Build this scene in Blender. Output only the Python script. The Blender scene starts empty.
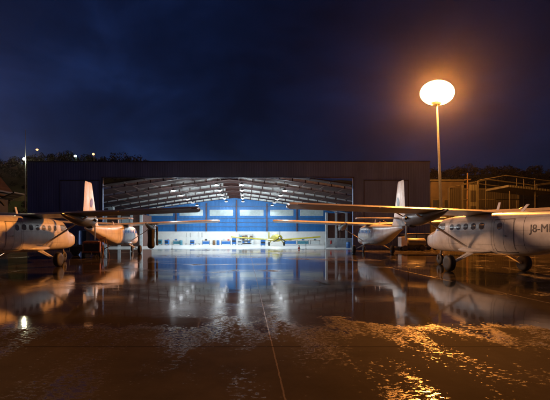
import bpy, math, random
from mathutils import Vector, Matrix, noise
R = math.radians
rnd = random.Random(7)
sc = bpy.context.scene
col = sc.collection

# ------------------------------------------------------------------ camera figures (used only to read sizes off the photo)
F, CX, HY, CAMH = 367.0, 246.0, 236.0, 1.75
def X(px, d): return (px - CX) * d / F
def Z(py, d): return CAMH + (HY - py) * d / F

# ------------------------------------------------------------------ materials
def newmat(name):
    m = bpy.data.materials.new(name); m.use_nodes = True
    nt = m.node_tree
    return m, nt, nt.nodes['Principled BSDF']
def N(nt, typ, **kw):
    n = nt.nodes.new(typ)
    for k, v in kw.items(): setattr(n, k, v)
    return n
def ramp(nt, fac, stops):
    r = nt.nodes.new('ShaderNodeValToRGB')
    e = r.color_ramp.elements
    while len(e) < len(stops): e.new(.5)
    for i, (p, c) in enumerate(stops):
        e[i].position = p; e[i].color = (*c, 1) if len(c) == 3 else c
    nt.links.new(fac, r.inputs[0]); return r
def surf(name, c, rough=.5, metal=0., var=.25, scale=3., bump=0., coat=0., rvar=.15, c2=None):
    m, nt, b = newmat(name)
    tc = N(nt, 'ShaderNodeTexCoord')
    n = N(nt, 'ShaderNodeTexNoise'); n.inputs['Scale'].default_value = scale; n.inputs['Detail'].default_value = 6; n.inputs['Roughness'].default_value = .65
    nt.links.new(tc.outputs['Object'], n.inputs['Vector'])
    lo = c2 if c2 else tuple(x * (1 - var) for x in c)
    r = ramp(nt, n.outputs['Fac'], [(.35, lo), (.62, c)])
    nt.links.new(r.outputs[0], b.inputs['Base Color'])
    mr = N(nt, 'ShaderNodeMapRange'); mr.inputs['To Min'].default_value = min(1, rough + rvar); mr.inputs['To Max'].default_value = max(.02, rough - rvar)
    nt.links.new(n.outputs['Fac'], mr.inputs['Value']); nt.links.new(mr.outputs[0], b.inputs['Roughness'])
    b.inputs['Metallic'].default_value = metal
    b.inputs['Coat Weight'].default_value = coat
    if bump:
        bp = N(nt, 'ShaderNodeBump'); bp.inputs['Strength'].default_value = bump; bp.inputs['Distance'].default_value = .02
        nt.links.new(n.outputs['Fac'], bp.inputs['Height']); nt.links.new(bp.outputs[0], b.inputs['Normal'])
    return m
def sheet(name, c, period=.25, depth=.03, rough=.45, metal=0., axis='X', var=.35):
    """ribbed metal sheeting, weathered"""
    m, nt, b = newmat(name)
    tc = N(nt, 'ShaderNodeTexCoord')
    w = N(nt, 'ShaderNodeTexWave', bands_direction=axis, wave_profile='SIN'); w.inputs['Scale'].default_value = .314 / period; w.inputs['Distortion'].default_value = 0
    nt.links.new(tc.outputs['Object'], w.inputs['Vector'])
    n = N(nt, 'ShaderNodeTexNoise'); n.inputs['Scale'].default_value = .5; n.inputs['Detail'].default_value = 7
    mp = N(nt, 'ShaderNodeMapping'); mp.inputs['Scale'].default_value = (1.6, 1.6, .35)
    nt.links.new(tc.outputs['Object'], mp.inputs[0]); nt.links.new(mp.outputs[0], n.inputs['Vector'])
    r = ramp(nt, n.outputs['Fac'], [(.3, tuple(x * (1 - var) for x in c)), (.7, c)])
    nt.links.new(r.outputs[0], b.inputs['Base Color'])
    bp = N(nt, 'ShaderNodeBump'); bp.inputs['Strength'].default_value = .8; bp.inputs['Distance'].default_value = depth
    nt.links.new(w.outputs['Fac'], bp.inputs['Height']); nt.links.new(bp.outputs[0], b.inputs['Normal'])
    b.inputs['Roughness'].default_value = rough; b.inputs['Metallic'].default_value = metal
    return m
def glow(name, c, s):
    m, nt, b = newmat(name)
    b.inputs['Base Color'].default_value = (.8, .8, .8, 1)
    b.inputs['Emission Color'].default_value = (*c, 1); b.inputs['Emission Strength'].default_value = s
    return m

M = {}
M['white'] = surf('aircraft_white', (.74, .74, .73), .34, var=.22, scale=1.7, coat=.25)
M['nacelle'] = surf('nacelle_blue_grey', (.075, .10, .15), .35, var=.3, scale=3, coat=.2)
def streak(m):
    nt = m.node_tree; b = nt.nodes['Principled BSDF']; src = b.inputs['Base Color'].links[0].from_socket
    tc = N(nt, 'ShaderNodeTexCoord'); mp = N(nt, 'ShaderNodeMapping'); mp.inputs['Scale'].default_value = (1.1, 2.2, .8); nt.links.new(tc.outputs['Object'], mp.inputs[0])
    n = N(nt, 'ShaderNodeTexNoise'); n.inputs['Scale'].default_value = 1.6; n.inputs['Detail'].default_value = 8; n.inputs['Roughness'].default_value = .7; nt.links.new(mp.outputs[0], n.inputs['Vector'])
    r = ramp(nt, n.outputs['Fac'], [(.36, (.55, .51, .46)), (.56, (1, 1, 1))])
    w = N(nt, 'ShaderNodeTexNoise'); w.inputs['Scale'].default_value = 42; w.inputs['Detail'].default_value = 2; nt.links.new(tc.outputs['Object'], w.inputs['Vector'])
    x = N(nt, 'ShaderNodeMixRGB', blend_type='MULTIPLY'); x.inputs[0].default_value = .22; nt.links.new(src, x.inputs[1]); nt.links.new(r.outputs[0], x.inputs[2]); nt.links.new(x.outputs[0], b.inputs['Base Color'])
    bp = N(nt, 'ShaderNodeBump'); bp.inputs['Strength'].default_value = .25; bp.inputs['Distance'].default_value = .004; nt.links.new(w.outputs['Fac'], bp.inputs['Height']); nt.links.new(bp.outputs[0], b.inputs['Normal'])
streak(M['white'])
M['control'] = surf('aircraft_control_surface', (.66, .66, .65), .4, var=.2, scale=2.5)
M['leg'] = surf('gear_leg_paint', (.5, .5, .5), .4, var=.3, scale=9)
M['glass'] = surf('cabin_glass', (.24, .28, .34), .07, var=.3, rvar=.04, coat=.5)
M['darkglass'] = surf('dark_glass', (.01, .012, .014), .1, rvar=.04)
M['darkwing'] = surf('wing_dark', (.020, .024, .045), .4, var=.3, scale=2)
M['rubber'] = surf('tyre_rubber', (.018, .017, .017), .6, var=.4, scale=14)
M['alu'] = surf('bare_metal', (.55, .55, .56), .35, metal=.9, var=.2, scale=8)
M['dark'] = surf('dark_paint', (.03, .03, .032), .45, var=.4, scale=5)
M['black'] = surf('black_cover_cloth', (.005, .005, .006), .8, var=.4, scale=6, bump=.4)
M['seam'] = surf('seam_dark', (.05, .05, .05), .6)
M['ink'] = surf('registration_ink', (.02, .02, .025), .4)
M['violet'] = surf('emblem_violet', (.16, .05, .35), .4)
M['bluegrey'] = surf('emblem_blue', (.08, .16, .30), .4)
M['exhaust'] = surf('sooty_metal', (.10, .09, .085), .5, metal=.5, var=.5)
M['facade'] = sheet('navy_cladding', (.13, .20, .46), .32, .035, .5)
M['facade_door'] = sheet('navy_door_cladding', (.145, .22, .50), .2, .02, .45)
M['trim'] = surf('navy_trim', (.04, .042, .06), .45, var=.3)
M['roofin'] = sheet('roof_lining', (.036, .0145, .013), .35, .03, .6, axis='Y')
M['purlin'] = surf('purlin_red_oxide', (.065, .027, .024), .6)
M['rafter'] = surf('rafter_pale_paint', (.78, .82, .82), .5, var=.3)
M['bluewall'] = sheet('blue_cladding', (.014, .17, .50), .3, .025, .42, var=.22)
M['whitewall'] = surf('white_blockwork', (.78, .78, .76), .6, var=.1, scale=1.2)
M['column'] = surf('column_maroon', (.10, .045, .06), .5)
M['girt'] = surf('girt_blue_grey', (.06, .13, .26), .5)
M['pane'] = surf('frosted_pane', (.46, .55, .56), .35, var=.25, scale=1.3)
M['palegrey'] = surf('pale_grey_paint', (.55, .60, .62), .45, var=.2)
M['brownpanel'] = surf('brown_panel', (.10, .05, .038), .5)
M['steel'] = surf('galvanised', (.20, .24, .29), .45, metal=.4, var=.3, scale=6)
M['yellow'] = surf('yellow_paint', (.42, .36, .03), .35, var=.25)
M['bluepaint'] = surf('blue_paint', (.03, .16, .48), .4, var=.35)
M['tealpaint'] = surf('teal_paint', (.05, .22, .30), .45, var=.35)
M['red'] = surf('red_plastic', (.55, .03, .02), .4)
M['orange'] = surf('cart_orange', (.42, .17, .04), .45, var=.5, scale=4)
M['tan'] = surf('tan_tank', (.12, .115, .10), .4, var=.3, scale=4)
M['oldwood'] = surf('weathered_wood', (.05, .035, .02), .8, var=.5, scale=5)
M['wood'] = surf('wood', (.20, .11, .05), .6, var=.4, scale=6)
M['van'] = surf('van_paint', (.03, .035, .05), .3, var=.2, coat=.5)
M['brownroof'] = sheet('brown_roof', (.028, .020, .016), .25, .03, .5)
M['plaster'] = surf('brown_plaster', (.026, .023, .020), .75, var=.45, scale=.9)
M['shedframe'] = surf('shed_frame', (.034, .034, .026), .5, var=.4, scale=3)
M['shedsheet'] = sheet('shed_sheet', (.014, .014, .012), .4, .03, .55)
M['shedpanel'] = sheet('shed_pale_panel', (.045, .048, .038), .4, .03, .55)
M['hillwall'] = surf('mossy_wall', (.11, .10, .05), .85, var=.5, scale=1.5)
M['leaf'] = surf('leaf', (.012, .015, .008), .7, var=.5, scale=.4)
M['hill'] = surf('hill_scrub', (.05, .054, .02), .9, var=.5, scale=.12, bump=.6)
M['lamp'] = glow('sodium_lamp_glare', (1.0, .32, .05), 1120)
M['bay'] = glow('high_bay_lens', (.9, .9, 1.0), 3.5)
M['lampw'] = glow('far_flood_lens', (1.0, .93, .55), 420)
M['lampg'] = glow('far_green_white_lens', (.62, 1.0, .72), 60)
M['lampo'] = glow('far_orange_lens', (1.0, .42, .10), 7)
M['floor'] = surf('hangar_floor_paint', (.66, .66, .64), .22, var=.15, scale=.6, rvar=.08)

for k in ('roofin', 'purlin', 'plaster', 'shedframe', 'shedsheet', 'shedpanel', 'oldwood', 'brownroof', 'leaf', 'hill', 'brownpanel'):
    M[k].node_tree.nodes['Principled BSDF'].inputs['Specular IOR Level'].default_value = .12
# wet apron -----------------------------------------------------------
def wet_ground():
    m, nt, b = newmat('wet_apron')
    L = nt.links.new
    tc = N(nt, 'ShaderNodeTexCoord')
    def nz(scale, sx=1, sy=1, detail=5, rough=.6):
        mp = N(nt, 'ShaderNodeMapping'); mp.inputs['Scale'].default_value = (sx, sy, 1)
        L(tc.outputs['Object'], mp.inputs[0])
        n = N(nt, 'ShaderNodeTexNoise'); n.inputs['Scale'].default_value = scale; n.inputs['Detail'].default_value = detail; n.inputs['Roughness'].default_value = rough
        L(mp.outputs[0], n.inputs['Vector']); return n.outputs['Fac']
    big = nz(.16, .7, 1.3, 6)                 # where water stands
    stain = nz(.45, 1, 1, 8, .7)
    fine = nz(9, 1, 1, 4)
    grit = nz(55, 1, 1, 3)
    base = ramp(nt, stain, [(.3, (.030, .025, .016)), (.72, (.074, .062, .040))])
    # slab joints: lines in x every 7.5 m (one at .42) and in y every 6 m
    sep = N(nt, 'ShaderNodeSeparateXYZ'); L(tc.outputs['Object'], sep.inputs[0])
    def joint(out, off, period, w):
        a = N(nt, 'ShaderNodeMath', operation='ADD'); a.inputs[1].default_value = -off + period * 400.5; L(out, a.inputs[0])
        j = N(nt, 'ShaderNodeMath', operation='MODULO'); j.inputs[1].default_value = period; L(a.outputs[0], j.inputs[0])
        s = N(nt, 'ShaderNodeMath', operation='SUBTRACT'); s.inputs[1].default_value = period / 2; L(j.outputs[0], s.inputs[0])
        ab = N(nt, 'ShaderNodeMath', operation='ABSOLUTE'); L(s.outputs[0], ab.inputs[0])
        lt = N(nt, 'ShaderNodeMath', operation='LESS_THAN'); lt.inputs[1].default_value = w; L(ab.outputs[0], lt.inputs[0])
        return lt.outputs[0]
    wob = N(nt, 'ShaderNodeMath', operation='MULTIPLY_ADD'); wob.inputs[1].default_value = .03; L(fine, wob.inputs[0]); L(sep.outputs['X'], wob.inputs[2])
    jx = joint(wob.outputs[0], .435, 7.5, .010)
    jy = joint(sep.outputs['Y'], 5.8, 6.1, .016)
    mx = N(nt, 'ShaderNodeMixRGB'); L(jx, mx.inputs[0]); L(base.outputs[0], mx.inputs[1]); mx.inputs[2].default_value = (.16, .145, .13, 1)
    my = N(nt, 'ShaderNodeMixRGB'); L(jy, my.inputs[0]); L(mx.outputs[0], my.inputs[1]); my.inputs[2].default_value = (.02, .017, .015, 1)
    L(my.outputs[0], b.inputs['Base Color'])
    # standing water is smooth; the drained band near the camera is damp in patches only
    def mth(op, x, y, z=None):
        n = N(nt, 'ShaderNodeMath', operation=op)
        for k, v in enumerate((x, y, z)):
            if v is None: continue
            if isinstance(v, (int, float)): n.inputs[k].default_value = v
            else: L(v, n.inputs[k])
        return n.outputs[0]
    pud = ramp(nt, big, [(.50, (1, 1, 1)), (.62, (0, 0, 0))]).outputs[0]
    fine2 = nz(15, .75, 1.25, 8, .7); coarse = nz(.75, 1.5, .55, 5, .6)
    far = N(nt, 'ShaderNodeMapRange'); far.interpolation_type = 'SMOOTHSTEP'; L(mth('ADD', sep.outputs['Y'], mth('MULTIPLY', mth('ADD', fine2, coarse), 2.6)), far.inputs['Value']); far.inputs['From Min'].default_value = 8.0; far.inputs['From Max'].default_value = 11.0
    patch = mth('ADD', mth('MULTIPLY', fine2, .5), mth('MULTIPLY', coarse, .5))
    pth = mth('ADD', patch, mth('MULTIPLY', far.outputs[0], .13))
    film = ramp(nt, pth, [(.55, (0, 0, 0)), (.60, (1, 1, 1))]).outputs[0]
    wet = mth('MAXIMUM', film, ramp(nt, mth('MULTIPLY', pud, far.outputs[0]), [(.44, (0, 0, 0)), (.58, (1, 1, 1))]).outputs[0])
    r_wet = mth('MULTIPLY_ADD', pud, -.02, .082)
    r_mix = mth('ADD', mth('MULTIPLY', wet, r_wet), mth('MULTIPLY', mth('SUBTRACT', 1.0, wet), .75))
    r_all = mth('ADD', r_mix, mth('MULTIPLY_ADD', stain, .05, -.025))
    L(mth('MULTIPLY_ADD', jx, .2, r_all), b.inputs['Roughness'])
    L(mth('MULTIPLY_ADD', wet, .49, .01), b.inputs['Specular IOR Level'])
    b.inputs['IOR'].default_value = 1.5
    dry = mth('SUBTRACT', 1.0, pud)
    swell = nz(1.3, 1, 1, 3)
    ripple = nz(7, .7, 1.2, 4)
    b1 = N(nt, 'ShaderNodeBump'); b1.inputs['Strength'].default_value = .3; b1.inputs['Distance'].default_value = .005; L(mth('MULTIPLY', grit, dry), b1.inputs['Height'])
    b2 = N(nt, 'ShaderNodeBump'); b2.inputs['Strength'].default_value = .06; b2.inputs['Distance'].default_value = .03; L(swell, b2.inputs['Height']); L(b1.outputs[0], b2.inputs['Normal'])
    b3 = N(nt, 'ShaderNodeBump'); b3.inputs['Strength'].default_value = .09; b3.inputs['Distance'].default_value = .016; L(mth('MULTIPLY', ripple, dry), b3.inputs['Height']); L(b2.outputs[0], b3.inputs['Normal'])
    L(b3.outputs[0], b.inputs['Normal'])
    return m
M['ground'] = wet_ground()

# ------------------------------------------------------------------ mesh builder
class MB:
    def __init__(s): s.v = []; s.f = []
    def add(s, vs, fs):
        o = len(s.v); s.v += [tuple(v) for v in vs]; s.f += [tuple(i + o for i in f) for f in fs]; return s
    def box(s, x0, x1, y0, y1, z0, z1, mat=None):
        vs = [Vector((x, y, z)) for z in (z0, z1) for y in (y0, y1) for x in (x0, x1)]
        if mat: vs = [mat @ v for v in vs]
        return s.add(vs, [(0, 2, 3, 1), (4, 5, 7, 6), (0, 1, 5, 4), (2, 6, 7, 3), (0, 4, 6, 2), (1, 3, 7, 5)])
    def tube(s, a, b, r0, r1=None, n=10, sq=1.0):
        """tapered tube a->b; sq flattens one axis"""
        r1 = r0 if r1 is None else r1
        a, b = Vector(a), Vector(b); d = (b - a).normalized()
        u = d.cross(Vector((0, 0, 1)));
        if u.length < 1e-3: u = Vector((1, 0, 0))
        u.normalize(); w = d.cross(u)
        vs = []
        for p, r in ((a, r0), (b, r1)):
            for i in range(n):
                t = 2 * math.pi * i / n
                vs.append(p + u * math.cos(t) * r * sq + w * math.sin(t) * r)
        fs = [(i, (i + 1) % n, n + (i + 1) % n, n + i) for i in range(n)] + [tuple(range(n - 1, -1, -1)), tuple(range(n, 2 * n))]
        return s.add(vs, fs)
    def path(s, pts, r, n=8):
        for a, b in zip(pts, pts[1:]): s.tube(a, b, r, r, n)
        return s
    def lathe(s, prof, n=24, mat=None):
        """prof: (radius, z) pairs round the z axis"""
        vs = []
        for r, z in prof:
            for i in range(n):
                t = 2 * math.pi * i / n; v = Vector((r * math.cos(t), r * math.sin(t), z)); vs.append(mat @ v if mat else v)
        fs = []
        for k in range(len(prof) - 1):
            for i in range(n):
                fs.append((k * n + i, k * n + (i + 1) % n, (k + 1) * n + (i + 1) % n, (k + 1) * n + i))
        fs.append(tuple(range(n - 1, -1, -1))); fs.append(tuple((len(prof) - 1) * n + i for i in range(n)))
        return s.add(vs, fs)
    def loft(s, rings, cap=True):
        n = len(rings[0]); vs = [v for r in rings for v in r]
        fs = [(k * n + i, k * n + (i + 1) % n, (k + 1) * n + (i + 1) % n, (k + 1) * n + i) for k in range(len(rings) - 1) for i in range(n)]
        if cap: fs += [tuple(range(n - 1, -1, -1)), tuple((len(rings) - 1) * n + i for i in range(n))]
        return s.add(vs, fs)
    def grid(s, pts):
        """pts[row][col], both sides visible"""
        r, c = len(pts), len(pts[0])
        return s.add([p for row in pts for p in row], [(i * c + j, i * c + j + 1, (i + 1) * c + j + 1, (i + 1) * c + j) for i in range(r - 1) for j in range(c - 1)])
    def build(s, name, mat, parent=None, smooth=False, bevel=0, loc=None):
        import bmesh
        me = bpy.data.meshes.new(name); me.from_pydata(s.v, [], s.f)
        bm = bmesh.new(); bm.from_mesh(me); bmesh.ops.recalc_face_normals(bm, faces=bm.faces)
        if bevel:
            bmesh.ops.remove_doubles(bm, verts=bm.verts, dist=1e-5)
            bmesh.ops.bevel(bm, geom=bm.edges[:], offset=bevel, segments=2, affect='EDGES', profile=.6, clamp_overlap=True)
        bm.to_mesh(me); bm.free()
        if smooth:
            for p in me.polygons: p.use_smooth = True
            me.set_sharp_from_angle(angle=R(38))
        me.materials.append(mat)
        o = bpy.data.objects.new(name, me); col.objects.link(o)
        if parent: o.parent = parent
        if loc: o.location = loc
        return o
def tag(o, label=None, cat=None, group=None, kind=None):
    for k, v in (('label', label), ('category', cat), ('group', group), ('kind', kind)):
        if v: o[k] = v
    return o
def empty(name, loc, rz=0.0):
    o = bpy.data.objects.new(name, None); col.objects.link(o)
    o.empty_display_size = .3; o.location = loc; o.rotation_euler = (0, 0, rz); return o
def copy_tree(o, parent=None):
    kids = list(o.children)
    c = o.copy(); col.objects.link(c); c.parent = parent
    for k in kids: copy_tree(k, c)
    return c
XROT = Matrix.Rotation(math.pi / 2, 4, 'Y')

# ------------------------------------------------------------------ aircraft: high-wing twin turboprop on fixed gear; nose along +Y, origin on the ground under the main wheels
ST = [  # y, z bottom, z top, half width
    (5.55, 1.40, 1.52, .06), (5.42, 1.22, 1.70, .26), (5.1, 1.06, 1.88, .44), (4.6, .95, 2.02, .58), (4.05, .89, 2.12, .68),
    (3.74, .865, 2.20, .755), (3.42, .855, 2.50, .79), (3.06, .85, 2.77, .81), (2.2, .85, 2.84, .82), (1.0, .85, 2.86, .82), (-1.4, .85, 2.85, .82),
    (-2.4, .88, 2.81, .81), (-3.3, .97, 2.76, .76), (-4.6, 1.20, 2.70, .65), (-6.0, 1.52, 2.63, .50), (-7.4, 1.88, 2.58, .34), (-8.6, 2.14, 2.54, .20), (-9.35, 2.26, 2.48, .08)]
PW = 3.1
def stat(y):
    if y >= ST[0][0]: return ST[0][1:]
    for a, b in zip(ST, ST[1:]):
        if a[0] >= y >= b[0]:
            t = (a[0] - y) / (a[0] - b[0]); return tuple(a[i] + (b[i] - a[i]) * t for i in (1, 2, 3))
    return ST[-1][1:]
def side_x(y, z):
    zb, zt, hw = stat(y); zc, hz = (zb + zt) / 2, (zt - zb) / 2
    return hw * max(.02, 1 - min(.98, abs((z - zc) / hz)) ** PW) ** (1 / PW)
def ring(y, n=36):
    zb, zt, hw = stat(y); zc, hz = (zb + zt) / 2, (zt - zb) / 2; out = []
    for i in range(n):
        t = 2 * math.pi * (i + .5) / n; c, s_ = math.cos(t), math.sin(t)
        out.append(Vector((hw * math.copysign(abs(c) ** (2 / PW), c), y, zc + hz * math.copysign(abs(s_) ** (2 / PW), s_))))
    return out
def side_patch(mb, side, y0, y1, z0, z1, off=.006, ny=5, nz=5, corner=0.0):
    """a panel that follows the fuselage side, with rounded corners"""
    rows = []
    for i in range(nz + 1):
        z = z0 + (z1 - z0) * i / nz
        e = abs(2 * i / nz - 1); inset = corner * (1 - math.sqrt(max(0, 1 - max(0, (e - .45) / .55) ** 2)))
        rows.append([Vector((side * (side_x(y0 + inset + (y1 - y0 - 2 * inset) * j / ny, z) + off), y0 + inset + (y1 - y0 - 2 * inset) * j / ny, z)) for j in range(ny + 1)])
    return mb.grid(rows)
def airfoil(x, y_le, chord, z, thick, n=9):
    """closed section in the plane x = const, leading edge at y_le, running aft (-y)"""
    up, lo = [], []
    for i in range(n + 1):
        u = 1 - math.cos(math.pi * i / n / 2 * 1.0) if i < n else 1.0
        u = (i / n) ** 1.6
        t = 5 * thick * (.2969 * math.sqrt(u) - .126 * u - .3516 * u * u + .2843 * u ** 3 - .1015 * u ** 4) * 1.0
        cam = .03 * 4 * u * (1 - u)
        up.append(Vector((x, y_le - u * chord, z + (cam + t) * chord))); lo.append(Vector((x, y_le - u * chord, z + (cam - t) * chord + (0 if i < n else -.012))))
    return up + lo[::-1][:-1]
def wheel(parent, c, r, w):
    prof = [(r * .5, -w * .5), (r * .8, -w * .5), (r * .95, -w * .36), (r, -w * .15), (r, w * .15), (r * .95, w * .36), (r * .8, w * .5), (r * .5, w * .5)]
    m = Matrix.Translation(c) @ XROT
    wh = MB().lathe([(r * .12, -w * .46), (r * .3, -w * .42), (r * .5, -w * .3), (r * .5, w * .3), (r * .3, w * .42), (r * .12, w * .46)], 20, m).build('wheel', M['alu'], parent, True)
    MB().lathe(prof, 28, m).build('tyre', M['rubber'], wh, True)
    return wh
ZW0, DIH = 2.86, .040
def zwing(x): return ZW0 + abs(x) * DIH
def make_aircraft():
    root = empty('aircraft', (0, 0, 0))
    ys = [5.55, 5.5, 5.42, 5.28, 5.1, 4.85, 4.6, 4.3, 4.05, 3.9, 3.74, 3.58, 3.42, 3.24, 3.06, 2.8, 2.5, 2.2, 1.6, 1.0, .2, -.6, -1.4, -1.9, -2.4, -2.85, -3.3, -3.9, -4.6, -5.3, -6.0, -6.7, -7.4, -8.0, -8.6, -9.0, -9.35]
    fus = MB().loft([ring(y) for y in ys])
    # gear stub fairings low on the cabin sides
    fo = fus.build('fuselage', M['white'], root, True)
    for s in (-1, 1):
        MB().loft([[Vector((s * .70 + r * .34 * math.cos(t), -.1 + 1.25 * u, 1.03 + r * .15 * math.sin(t))) for t in [2 * math.pi * i / 18 for i in range(18)]] for u, r in ((-1, .1), (-.85, .5), (-.5, .85), (0, 1), (.5, .85), (.85, .5), (1, .1))]).build('gear_fairing', M['white'], fo, True)
    # panel seams
    for y in (3.95, 1.98, -1.55, -3.42, -5.7):
        for s in (-1, 1): side_patch(MB(), s, y - .008, y + .008, .98 if y > -3 else stat(y)[0] + .12, stat(y)[1] - .12, .004, 1, 12).build('panel_seam', M['seam'], fo)
    for zz in (1.35, 1.98, 2.50):
        for s in (-1, 1): side_patch(MB(), s, -5.6, 3.0, zz - .003, zz + .003, .0035, 40, 1).build('panel_seam', M['seam'], fo)
    # wing
    w = MB().loft([airfoil(x, 1.02 if abs(x) < 9.75 else .86, 1.98 if abs(x) < 9.75 else 1.66, zwing(x) + (0 if abs(x) < 9.75 else .01), .15 if abs(x) < 9.75 else .10) for x in (-9.9, -9.74, -6.6, -3.3, -.9, 0, .9, 3.3, 6.6, 9.74, 9.9)])
    wo = w.build('wing', M['white'], root, True)
    for s in (-1, 1):
        for nm, a, bb in (('flap', 1.0, 5.7), ('aileron', 5.78, 9.6)):
            MB().loft([airfoil(s * x, -.98, .36, zwing(x) - .005, .13, 6) for x in (a, (a + bb) / 2, bb)]).build(nm, M['control'], wo, True)
        t = Vector((s * 9.91, .2, zwing(9.9) + .03))
        MB().lathe([(.01, -.09), (.05, -.05), (.06, 0), (.04, .06), (.01, .09)], 10, Matrix.Translation(t) @ Matrix.Rotation(R(90), 4, 'X')).build('tip_light', M['glass'], wo, True)
    # nacelles, propellers
    for s in (-1, 1):
        cx = s * 2.8; cz = zwing(2.8) - .25
        def nring(y, rx, rz, dz, n=20): return [Vector((cx + rx * math.cos(2 * math.pi * i / n), y, cz + dz + rz * math.sin(2 * math.pi * i / n))) for i in range(n)]
        na = MB().loft([nring(2.62, .20, .20, .05), nring(2.5, .28, .29, .03), nring(2.1, .34, .38, .0), nring(1.4, .37, .42, .0), nring(.7, .36, .40, .02), nring(-.2, .30, .30, .08), nring(-1.0, .2, .19, .16), nring(-1.55, .05, .05, .22)])
        no = na.build('engine_nacelle', M['nacelle'], root, True)
        MB().loft([[Vector((cx + .2 * math.cos(t), 2.45 - .25 * k, cz - .34 - .04 * k + .09 * math.sin(t))) for t in [2 * math.pi * i / 14 for i in range(14)]] for k in (0, 1, 2)]).build('air_intake', M['dark'], no, True)
        for e in (-1, 1):
            MB().tube((cx + e * .30, 2.0, cz + .05), (cx + e * .46, 1.75, cz - .03), .09, .075, 12).build('exhaust_stub', M['exhaust'], no, True)
        m = Matrix.Translation((cx, 2.64, cz + .05)) @ Matrix.Rotation(R(-90), 4, 'X')
        hub = MB().lathe([(.2, 0), (.21, .1), (.17, .24), (.1, .36), (.02, .42)], 18, m).build('propeller_hub', M['alu'], root, True)
        for k in range(3):
            a = R(-90 + 120 * k); d = Vector((math.cos(a), 0, math.sin(a))); q = Vector((-math.sin(a), 0, math.cos(a)))
            rings = []
            for u, ch, tw in ((.16, .05, 80), (.4, .09, 84), (.8, .11, 86), (1.15, .09, 88), (1.29, .04, 89)):
                p = Vector((cx, 2.8, cz + .05)) + d * u; c_, s_ = math.cos(R(tw)), math.sin(R(tw))
                e1 = q * c_ + Vector((0, 1, 0)) * s_; e2 = -q * s_ + Vector((0, 1, 0)) * c_
                rings.append([p + e1 * ch * math.cos(t) + e2 * ch * .22 * math.sin(t) for t in [2 * math.pi * i / 10 for i in range(10)]])
            MB().loft(rings).build('propeller_blade', M['dark'], hub, True)
    # wing struts
    for s in (-1, 1):
        a, b = Vector((s * .86, .28, 1.22)), Vector((s * 3.35, .35, zwing(3.35) - .12))
        MB().loft([[p + Vector((0, .13 * math.cos(t), .045 * math.sin(t))) for t in [2 * math.pi * i / 14 for i in range(14)]] for p in (a, a.lerp(b, .5), b)]).build('wing_strut', M['white'], root, True)
    # main gear
    for s in (-1, 1):
        a, b = Vector((s * .62, -.02, 1.02)), Vector((s * 1.68, 0, .43))
        lg = MB().loft([[p + Vector((0, ch * math.cos(t), .055 * math.sin(t))) for t in [2 * math.pi * i / 14 for i in range(14)]] for p, ch in ((a, .36), (a.lerp(b, .5), .25), (b, .13))])
        lg.tube((s * 1.62, 0, .42), (s * 1.98, 0, .41), .05, .04, 10)
        lo = lg.build('main_gear_leg', M['white'], root, True)
        MB().path([(s * 1.6, -.08, .5), (s * 1.25, -.14, .72), (s * .9, -.12, .9)], .012, 6).build('brake_line', M['dark'], lo, True)
        wheel(root, (s * 1.86, 0, .41), .41, .30)
    # nose gear
    g = MB().tube((0, 4.2, 1.02), (0, 4.32, .55), .075, .06, 12)
    g.tube((0, 4.32, .6), (-.0, 4.34, .56), .14, .12, 12)
    for s in (-1, 1): g.tube((s * .13, 4.33, .6), (s * .13, 4.38, .31), .03, .03, 8)
    g.tube((-.15, 4.38, .315), (.15, 4.38, .315), .028, .028, 8)
    g.build('nose_gear_leg', M['leg'], root, True)
    wheel(root, (0, 4.38, .32), .32, .2)
    # glazing
    for s in (-1, 1):
        for k in range(6):
            y0 = 1.75 - .70 * k
            pass
        ws = MB()
        rows = []
        for i in range(7):
            y = 3.71 - .62 * i / 6; zb, zt, hw = stat(y); zc, hz = (zb + zt) / 2, (zt - zb) / 2
            row = []
            for j in range(7):
                xx = s * (.03 + (hw * .80 - .03) * j / 6)
                row.append(Vector((xx, y + .008, zc + hz * (1 - (abs(xx) / hw) ** PW) ** (1 / PW) + .008)))
            rows.append(row)
        ws.grid(rows).build('windscreen', M['glass'], root, True)
        side_patch(MB(), s, 2.36, 3.30, 2.04, 2.47, .007, 5, 5, .08).build('cockpit_window', M['glass'], root, True)
        for k in range(6):
            y1 = 1.85 - .63 * k
            if s < 0 and k == 5: continue
            side_patch(MB(), s, y1 - .36, y1, 2.06, 2.38, .007, 4, 6, .13).build('cabin_window', M['glass'], root, True)
        # tail-side door with its own window
        y1 = -1.75
        dr = side_patch(MB(), s, y1 - 1.15, y1, 1.06, 2.46, .010, 8, 8, .06).build('cabin_door', M['control'], root, True)
        sm = MB()
        for (a0, a1, b0, b1) in ((y1 - 1.17, y1 - 1.15, 1.04, 2.48), (y1, y1 + .02, 1.04, 2.48), (y1 - 1.17, y1 + .02, 2.46, 2.485), (y1 - 1.17, y1 + .02, 1.035, 1.06), (y1 - .6, y1 - .585, 1.06, 2.46)):
            side_patch(sm, s, a0, a1, b0, b1, .014, 2, 8)
        sm.build('door_seam', M['seam'], dr)
        side_patch(MB(), s, y1 - .50, y1 - .20, 2.02, 2.34, .016, 4, 6, .12).build('door_window', M['glass'], dr, True)
        hp = Vector((s * (side_x(y1 - .68, 1.75) + .03), y1 - .68, 1.75))
        MB().box(hp.x - .015, hp.x + .015, hp.y - .07, hp.y + .07, hp.z - .02, hp.z + .02).build('door_handle', M['dark'], dr)
    # tail
    def finring(z, yl, yt, th, n=9):
        pts = []
        for sgn, rng in ((1, range(n + 1)), (-1, range(n - 1, 0, -1))):
            for i in rng:
                u = (i / n) ** 1.5; t = 5 * th * (.2969 * math.sqrt(u) - .126 * u - .3516 * u * u + .2843 * u ** 3 - .1015 * u ** 4)
                pts.append(Vector((sgn * t * (yl - yt), yl + (yt - yl) * u, z)))
        return pts
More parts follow.
